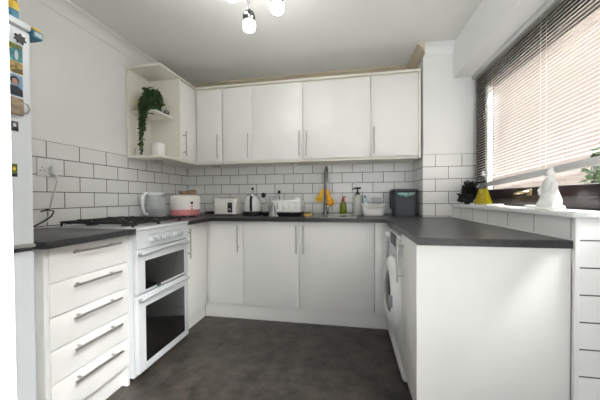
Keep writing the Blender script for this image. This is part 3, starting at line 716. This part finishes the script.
# gloves hung over the tap base
def glove(name, label, cx, cy, zt, side, m, g=1.):
    t = thing(name, label, 'glove', (cx, cy, zt))
    bm = B(); tube(bm, [(cx-side*.012, cy, zt), (cx, cy-.004, zt-.05*g), (cx+side*.012, cy-.006, zt-.10*g)], [.012, .020, .026], 14); obj('cuff', bm, m, t)
    palm = Vector((cx+side*.014, cy-.006, zt-.105*g))
    for k, (dx, L) in enumerate(((-.020, .050), (-.007, .060), (.007, .062), (.020, .048))):
        bm = B(); p = palm + Vector((dx*1.0, 0, .01)); tube(bm, [p, p+Vector((dx*.3+side*.006, -.004, -L*.5*g)), p+Vector((dx*.3+side*.010, .004, -L*g))], [.0095, .0095, .006], 10); obj('finger', bm, m, t)
    bm = B(); p = palm+Vector((side*.012, 0, .020)); tube(bm, [p, p+Vector((side*.018, -.006, -.016)), p+Vector((side*.022, -.006, -.040))], [.011, .010, .007], 10); obj('thumb', bm, m, t)
glove('rubber_glove', 'yellow rubber glove hanging at the left of the tap', fx-.030, fy-.045, WT+.246, -1, 'glove', .8)
glove('rubber_glove', 'orange yellow rubber glove hanging at the right of the tap', fx+.034, fy-.050, WT+.240, 1, 'glove2')
# soap bottles
sx_, sy_ = 1.715, -.062
t = thing('soap_bottle', 'green dish soap bottle with red cap behind the sink', 'bottle', (sx_, sy_, WT))
obj('bottle_body', lathe(B(), [(.030, .008), (.033, .014), (.033, .085), (.028, .112), (.014, .128), (0, .128)], (sx_, sy_, WT), 24, sy=.7), 'green', t)
obj('cap', lathe(B(), [(.015, .1285), (.015, .150), (.009, .156), (.009, .176), (0, .177)], (sx_, sy_, WT), 18), 'red', t)
bm = B(); tube(bm, [(sx_, sy_, WT+.168), (sx_+.028, sy_-.005, WT+.176)], [.007, .005], 8); obj('nozzle', bm, 'red', t)
px, py = 1.853, -.10
t = thing('pump_bottle', 'clear soap bottle with black pump right of the sink', 'bottle', (px+.01, py, WT))
px += .002
obj('bottle_body', lathe(B(), [(.042, .0005), (.044, .006), (.044, .165), (.038, .185), (.016, .198), (0, .198)], (px, py, WT), 26), 'water', t)
obj('pump_collar', lathe(B(), [(.018, .1985), (.018, .216), (.007, .218), (.007, .246), (0, .246)], (px, py, WT), 18), 'black', t)
bm = B(); box(bm, px-.024, px+.030, py-.012, py+.012, WT+.246, WT+.264, .004); tube(bm, [(px-.02, py-.003, WT+.256), (px-.040, py-.008, WT+.252), (px-.046, py-.008, WT+.240)], [.006, .006, .005], 8); obj('pump_head', bm, 'black', t)
# white caddy with handle
bx_, by_ = 1.994, -.155
t = thing('washing_up_tub', 'white plastic tub with raised wire handle beside the pump bottle', 'tub', (bx_, by_, WT))
bm = B(); rbox(bm, bx_, by_, WT+.0005, WT+.105, .205, .15, .035, taper=.88)
bm.faces.ensure_lookup_table(); bmesh.ops.delete(bm, geom=[bm.faces[-1]], context='FACES_ONLY')
tb = obj('tub_body', bm, 'wplast', t); md = tb.modifiers.new('thickness', 'SOLIDIFY'); md.thickness = .004; md.offset = -1
bm = B(); n = 16
ring = [(bx_+.106*math.cos(2*PI*k/40)*(1 if 1 else 1), by_+.084*math.sin(2*PI*k/40), WT+.104) for k in range(41)]
tube(bm, ring, .006, 8, caps=False); obj('rim', bm, 'wplast', t)
bm = B(); tube(bm, [(bx_+.106*math.cos(PI*k/14), by_-.086, WT+.11-.030*math.sin(PI*k/14)) for k in range(15)], .005, 8); obj('tub_handle', bm, 'wplast', t)
t = thing('scrub_brush', 'blue and white scrub bottle leaning inside the white tub', 'bottle', (bx_-.05, by_, WT+.03))
obj('bottle_body', lathe(B(), [(.024, .0), (.026, .01), (.024, .12), (.010, .145), (0, .145)], (bx_-.05, by_, WT+.02), 18, (-.15, 0, 1)), 'paper', t)
obj('cap', lathe(B(), [(.011, .1452), (.010, .165), (0, .166)], (bx_-.05, by_, WT+.02), 14, (-.15, 0, 1)), 'teal', t)
bm = B(); rbox(bm, bx_+.032, by_+.015, WT+.02, WT+.165, .09, .05, .014, top=.01)
solo('refill_pouch', bm, 'ctub', 'clear plastic box standing in the white tub', 'box', (bx_+.03, by_, WT+.02))
# dark food bin
gx, gy = 2.252, -.215
t = thing('food_bin', 'dark grey food waste bin with a green bag in the right worktop corner', 'bin', (gx, gy, WT))
bm = B(); rbox(bm, gx, gy, WT+.0005, WT+.205, .206, .20, .03, taper=.90); obj('bin_body', bm, 'dgrey', t)
obj('bin_rim', rbox(B(), gx, gy, WT+.2055, WT+.222, .218, .214, .032), 'black', t)
obj('bin_lid', rbox(B(), gx, gy, WT+.2225, WT+.238, .210, .206, .03, top=.010), 'dgrey', t)
bm = B(); prev = None
for k in range(17):
    u = k/16; x = gx-.072+.150*u
    zz = WT+.200 - .030*math.sin(PI*u)*(.6+.5*abs(math.sin(9*u))) - .006
    a = bm.verts.new((x, gy-.109-.004*math.sin(23*u), WT+.206)); b = bm.verts.new((x, gy-.108-.006*abs(math.sin(15*u)), zz))
    if prev: bm.faces.new((prev[0], a, b, prev[1]))
    prev = (a, b)
ob = obj('bin_bag', bm, 'bag', t, label='pale green bag edge'); ob.modifiers.new('thickness', 'SOLIDIFY').thickness = .002
bm = B(); tube(bm, [(gx-.112, gy, WT+.215), (gx-.116, gy-.02, WT+.15), (gx-.116, gy-.03, WT+.06)], .006, 8); obj('bin_handle', bm, 'black', t)

# ------------------------------------------------------------------ things on the sill
ox, oy = 2.672, -.735
t = thing('oil_flask', 'conical glass flask of yellow oil on the window sill', 'flask', (ox, oy, ZS))
obj('flask_glass', lathe(B(), [(.052, .0085), (.055, .014), (.052, .028), (.026, .120), (.019, .140), (.018, .200), (.022, .204)], (ox, oy, ZS), 28), 'cglass', t)
obj('oil', lathe(B(), [(.049, .0105), (.052, .015), (.0495, .028), (.025, .113), (0, .113)], (ox, oy, ZS), 28), 'oil', t, label='yellow oil inside the flask')
obj('stopper', lathe(B(), [(.014, .200), (.0145, .212), (.007, .219), (.008, .232), (0, .236)], (ox, oy, ZS), 18), 'ceram', t)
t = thing('sill_tray', 'flat white tray under the oil flask on the sill', 'tray', (2.68, -.74, ZS))
t2 = obj('tray_plate', rbox(B(), 2.678, -.76, ZS+.0003, ZS+.0065, .11, .24, .02), 'ceram', t)
for y in (-.879, -.641): obj('tray_lip', box(B(), 2.63, 2.726, y-.003, y+.003, ZS+.0066, ZS+.014, .001), 'ceram', t)
t = thing('small_plant', 'dark leafed plant at the pillar end of the window sill', 'plant', (2.68, -.485, ZS))
bm = B(); lathe(bm, [(.028, .0005), (.034, .035), (.0, .035)], (2.68, -.485, ZS), 20); obj('pot', bm, 'black', t)
rnd = random.Random(5); bm = B()
leafblob(bm, (2.672, -.495, ZS+.062), .052, .052, .042, 150, .040, rnd); leafblob(bm, (2.688, -.50, ZS+.115), .042, .045, .055, 150, .040, rnd)
for k in range(30):
    pass
obj('leaves', bm, 'dleaf', t, smooth=False)
bm = B(); tube(bm, [(2.68, -.485, ZS+.03), (2.695, -.49, ZS+.08), (2.69, -.50, ZS+.14)], .004, 8); obj('stem', bm, 'dleaf', t)
# white figurine
vx, vy = 2.700, -1.315
t = thing('white_figurine', 'white seated figurine with folded arms on a white stand on the sill', 'figurine', (vx, vy, ZS))
obj('stand', lathe(B(), [(.058, .0005), (.060, .010), (.050, .020), (0, .020)], (vx, vy, ZS), 30, sx=.8, sy=1.1), 'ceram', t)
bm = B(); lathe(bm, [(.048, .0), (.050, .02), (.040, .05), (.032, .075), (.034, .10), (.022, .122), (.011, .130), (0, .130)], (vx, vy, ZS+.0205), 26, sx=.8, sy=.95); obj('robe', bm, 'ceram', t)
bm = B(); sphere(bm, (vx, vy, ZS+.166), .019, 18, sx=.9, sy=.85, sz=1.15); obj('head', bm, 'ceram', t)
bm = B(); sphere(bm, (vx+.003, vy, ZS+.186), .010); obj('hair_bun', bm, 'ceram', t)
for s in (-1, 1):
    bm = B(); tube(bm, [(vx, vy+s*.030, ZS+.122), (vx-.018, vy+s*.040, ZS+.085), (vx-.034, vy+s*.010, ZS+.070)], [.011, .010, .008], 10); obj('arm', bm, 'ceram', t)
bm = B(); tube(bm, [(vx-.01, vy+.050, ZS+.026), (vx-.03, vy+.0, ZS+.030), (vx-.012, vy-.050, ZS+.026)], [.015, .019, .015], 12); obj('folded_legs', bm, 'ceram', t)
bm = B(); lathe(bm, [(0, 0), (.022, 0), (.034, .016), (.031, .016), (.02, .004), (0, .004)], (vx-.012, vy+.105, ZS+.0005), 22)
solo('small_dish', bm, 'ceram', 'small white dish left of the figurine on the sill', 'dish', (vx, vy+.105, ZS))

# ------------------------------------------------------------------ shelf things
pxx, pyy, pz = .150, -.735, 1.7715
t = thing('trailing_ivy', 'trailing green ivy in a yellow pot on the middle open shelf', 'plant', (pxx, pyy, pz))
bm = B(); lathe(bm, [(.036, .0005), (.050, .095), (.052, .10), (.046, .10), (.040, .085), (0, .085)], (pxx-.062, pyy-.01, pz), 26); obj('pot', bm, 'yellow', t, label='yellow pot')
bm = B(); lathe(bm, [(.0395, .0852), (0, .090)], (pxx-.062, pyy-.01, pz), 20); obj('soil', bm, 'soil', t)
rnd = random.Random(11); bm = B()
leafblob(bm, (pxx+.005, pyy-.005, pz+.150), .080, .075, .052, 260, .034, rnd)
leafblob(bm, (pxx+.055, pyy-.01, pz+.075), .040, .04, .07, 140, .032, rnd)
leafblob(bm, (pxx+.03, pyy-.065, pz+.06), .045, .035, .085, 220, .032, rnd)
stems = B()
for k in range(9):
    x0 = pxx-.012+.0115*k + rnd.uniform(-.005,.005); y0 = pyy-.10+rnd.uniform(-.012,.010)
    zend = [1.60, 1.45, 1.42, 1.47, 1.53, 1.58, 1.60, 1.66, 1.74][k]
    xe = x0 + (.112-(x0))*.55
    pts = [(x0, pyy-.02, pz+.12), (x0, y0, pz+.09), (x0*.8+xe*.2, y0-.01, pz-.02), (xe, y0-.005, zend)]
    tube(stems, pts, .0018, 6)
    nseg = int((pz+.09-zend)/.0085)
    for j in range(nseg):
        f = j/nseg; z = pz+.09+(zend-pz-.09)*f; x = x0+(xe-x0)*f
        for _ in range(2):
            leaf(bm, Vector((x+rnd.uniform(-.006,.006), y0+rnd.uniform(-.012,.006), z)), Vector((rnd.uniform(-1,1), rnd.uniform(-1,.4), rnd.uniform(-1,.1))), rnd.uniform(.020,.031)*(1-.25*f), rnd)
obj('foliage', bm, 'leaf', t, smooth=False)
obj('stems', stems, 'leaf', t)
t = thing('cone_ornament', 'tiny white cone ornament beside the ivy on the middle shelf', 'ornament', (.20, -.64, pz))
obj('cone', lathe(B(), [(.020, .0003), (.019, .010), (.006, .062), (0, .066)], (.205, -.625, pz), 18), 'ceram', t)
t = thing('round_ornament', 'small dark round ornament at the end of the middle shelf', 'ornament', (.235, -.655, pz))
obj('ball', lathe(B(), [(.010, .0003), (.020, .008), (.024, .022), (.018, .036), (.008, .042), (0, .043)], (.232, -.660, pz), 20), 'dgrey', t)
obj('spot', lathe(B(), [(.007, 0), (.006, .003), (0, .004)], (.247, -.6775, pz+.022), 14, (.65, -.75, 0)), 'paper', t)
t = thing('white_canister', 'large white canister on the lowest open shelf', 'canister', (.185, -.705, 1.4045))
obj('canister_body', lathe(B(), [(.052, .0003), (.054, .004), (.054, .100), (0, .100)], (.185, -.705, 1.4045), 28), 'ceram', t)
obj('canister_lid', lathe(B(), [(.055, .1005), (.055, .114), (.050, .118), (0, .118)], (.185, -.705, 1.4045), 28), 'ceram', t)
bm = B(); lathe(bm, [(.024, .0003), (.026, .003), (.026, .070), (.020, .076), (0, .076)], (.050, -.765, 1.4045), 20)
solo('white_jar', bm, 'ceram', 'slim white jar left of the canister on the lowest open shelf', 'jar', (.05, -.765, 1.4045))

# ------------------------------------------------------------------ ceiling light
lx, ly = 1.285, -1.385
t = thing('ceiling_light', 'dark chrome ceiling light with curved arms and frosted glass shades', 'light', (lx, ly, ZC))
obj('ceiling_plate', lathe(B(), [(.065, 0), (.065, -.016), (.040, -.028), (0, -.030)], (lx, ly, ZC-.0003), 30), 'darkchrome', t)
for (hx, hy, hz) in ((1.219, -1.27, 2.095), (1.407, -1.35, 2.120), (1.160, -1.36, 2.215), (1.30, -1.53, 2.13)):
    d = Vector((hx-lx, hy-ly, 0)); dn = d.normalized(); pz_ = hz+.03
    pts = [(lx, ly, ZC-.028), (lx+d.x*.15, ly+d.y*.15, ZC-.075), (lx+d.x*.55-dn.y*.02, ly+d.y*.55+dn.x*.02, pz_+.075), (hx-dn.x*.012, hy-dn.y*.012, pz_+.015), (hx+dn.x*.008, hy+dn.y*.008, pz_-.012)]
    dense = []
    for i in range(len(pts)-1):
        for k in range(6):
            f = k/6; p0, p1, p2, p3 = [Vector(pts[max(0, min(len(pts)-1, j))]) for j in (i-1, i, i+1, i+2)]
            dense.append(.5*((2*p1)+(-p0+p2)*f+(2*p0-5*p1+4*p2-p3)*f*f+(-p0+3*p1-3*p2+p3)*f**3))
    dense.append(Vector(pts[-1]))
    a = obj('arm', tube(B(), dense, .0055, 10), 'darkchrome', t)
    bm = B(); lathe(bm, [(.012, .034), (.030, .020), (.036, 0), (.034, -.018), (.026, -.030), (0, -.032)], (hx, hy, hz), 26); obj('socket', bm, 'darkchrome', t)
    bm = B(); lathe(bm, [(.030, -.0315), (.035, -.042), (.036, -.062), (.031, -.074), (0, -.077)], (hx, hy, hz), 26); obj('shade', bm, 'lamp', t, label='frosted glass shade')

# ------------------------------------------------------------------ light
BACK = .85
w = bpy.data.worlds.new('daylight'); bpy.context.scene.world = w; w.use_nodes = True
bg = w.node_tree.nodes['Background']; bg.inputs[0].default_value = (.97, .985, .98, 1); 
wt_ = w.node_tree
wtc = wt_.nodes.new('ShaderNodeTexCoord'); dt = wt_.nodes.new('ShaderNodeVectorMath'); dt.operation = 'DOT_PRODUCT'
dt.inputs[1].default_value = (.78, .05, .62)           # sky patch added out of view to light the room through the window
wt_.links.new(wtc.outputs['Generated'], dt.inputs[0])
mr = wt_.nodes.new('ShaderNodeMapRange'); mr.interpolation_type = 'SMOOTHSTEP'
mr.inputs['From Min'].default_value = .55; mr.inputs['From Max'].default_value = .95; mr.inputs['To Min'].default_value = .35; mr.inputs['To Max'].default_value = 62.
wt_.links.new(dt.outputs['Value'], mr.inputs['Value'])
d2 = wt_.nodes.new('ShaderNodeVectorMath'); d2.operation = 'DOT_PRODUCT'; d2.inputs[1].default_value = (.12, -.88, -.45)   # added fill from below and behind, lifts ceiling and back units
wt_.links.new(wtc.outputs['Generated'], d2.inputs[0])
m2 = wt_.nodes.new('ShaderNodeMapRange'); m2.interpolation_type = 'SMOOTHSTEP'
m2.inputs['From Min'].default_value = .45; m2.inputs['From Max'].default_value = 1.; m2.inputs['To Min'].default_value = 0; m2.inputs['To Max'].default_value = BACK
wt_.links.new(d2.outputs['Value'], m2.inputs['Value'])
ad = wt_.nodes.new('ShaderNodeMath'); ad.operation = 'ADD'
wt_.links.new(mr.outputs[0], ad.inputs[0]); wt_.links.new(m2.outputs[0], ad.inputs[1]); wt_.links.new(ad.outputs[0], bg.inputs[1])
sun = bpy.data.lights.new('sun', 'SUN'); sun.energy = 2.0; sun.angle = math.radians(3); sun.color = (1, .95, .88)
so = bpy.data.objects.new('sun', sun); C.objects.link(so)
so.rotation_euler = Vector((.30, .12, -.95)).to_track_quat('-Z', 'Y').to_euler()

# ------------------------------------------------------------------ camera
yaw, pit, rol, F = .1768, -.0141, -.0067, 270.73
fw = Vector((-math.sin(yaw)*math.cos(pit), math.cos(yaw)*math.cos(pit), math.sin(pit)))
rt = Vector((math.cos(yaw), math.sin(yaw), 0)); up = rt.cross(fw)
r2 = rt*math.cos(rol) + up*math.sin(rol); u2 = -rt*math.sin(rol) + up*math.cos(rol)
cam = bpy.data.cameras.new('camera'); co = bpy.data.objects.new('camera', cam); C.objects.link(co)
cam.sensor_width = 36; cam.lens = F/600*36; cam.shift_x = -1.98/600; cam.shift_y = 1.4/600; cam.clip_start = .02
mw = Matrix((r2, u2, -fw)).transposed().to_4x4(); mw.translation = (1.7855, -2.7576, 1.0564); co.matrix_world = mw
sc = bpy.context.scene; sc.camera = co
sc.view_settings.view_transform = 'Standard'; sc.view_settings.look = 'None'; sc.view_settings.gamma = 1
sc.view_settings.exposure = 1.02; sc.view_settings.use_curve_mapping = False
try: sc.cycles.use_denoising = True
except Exception: pass
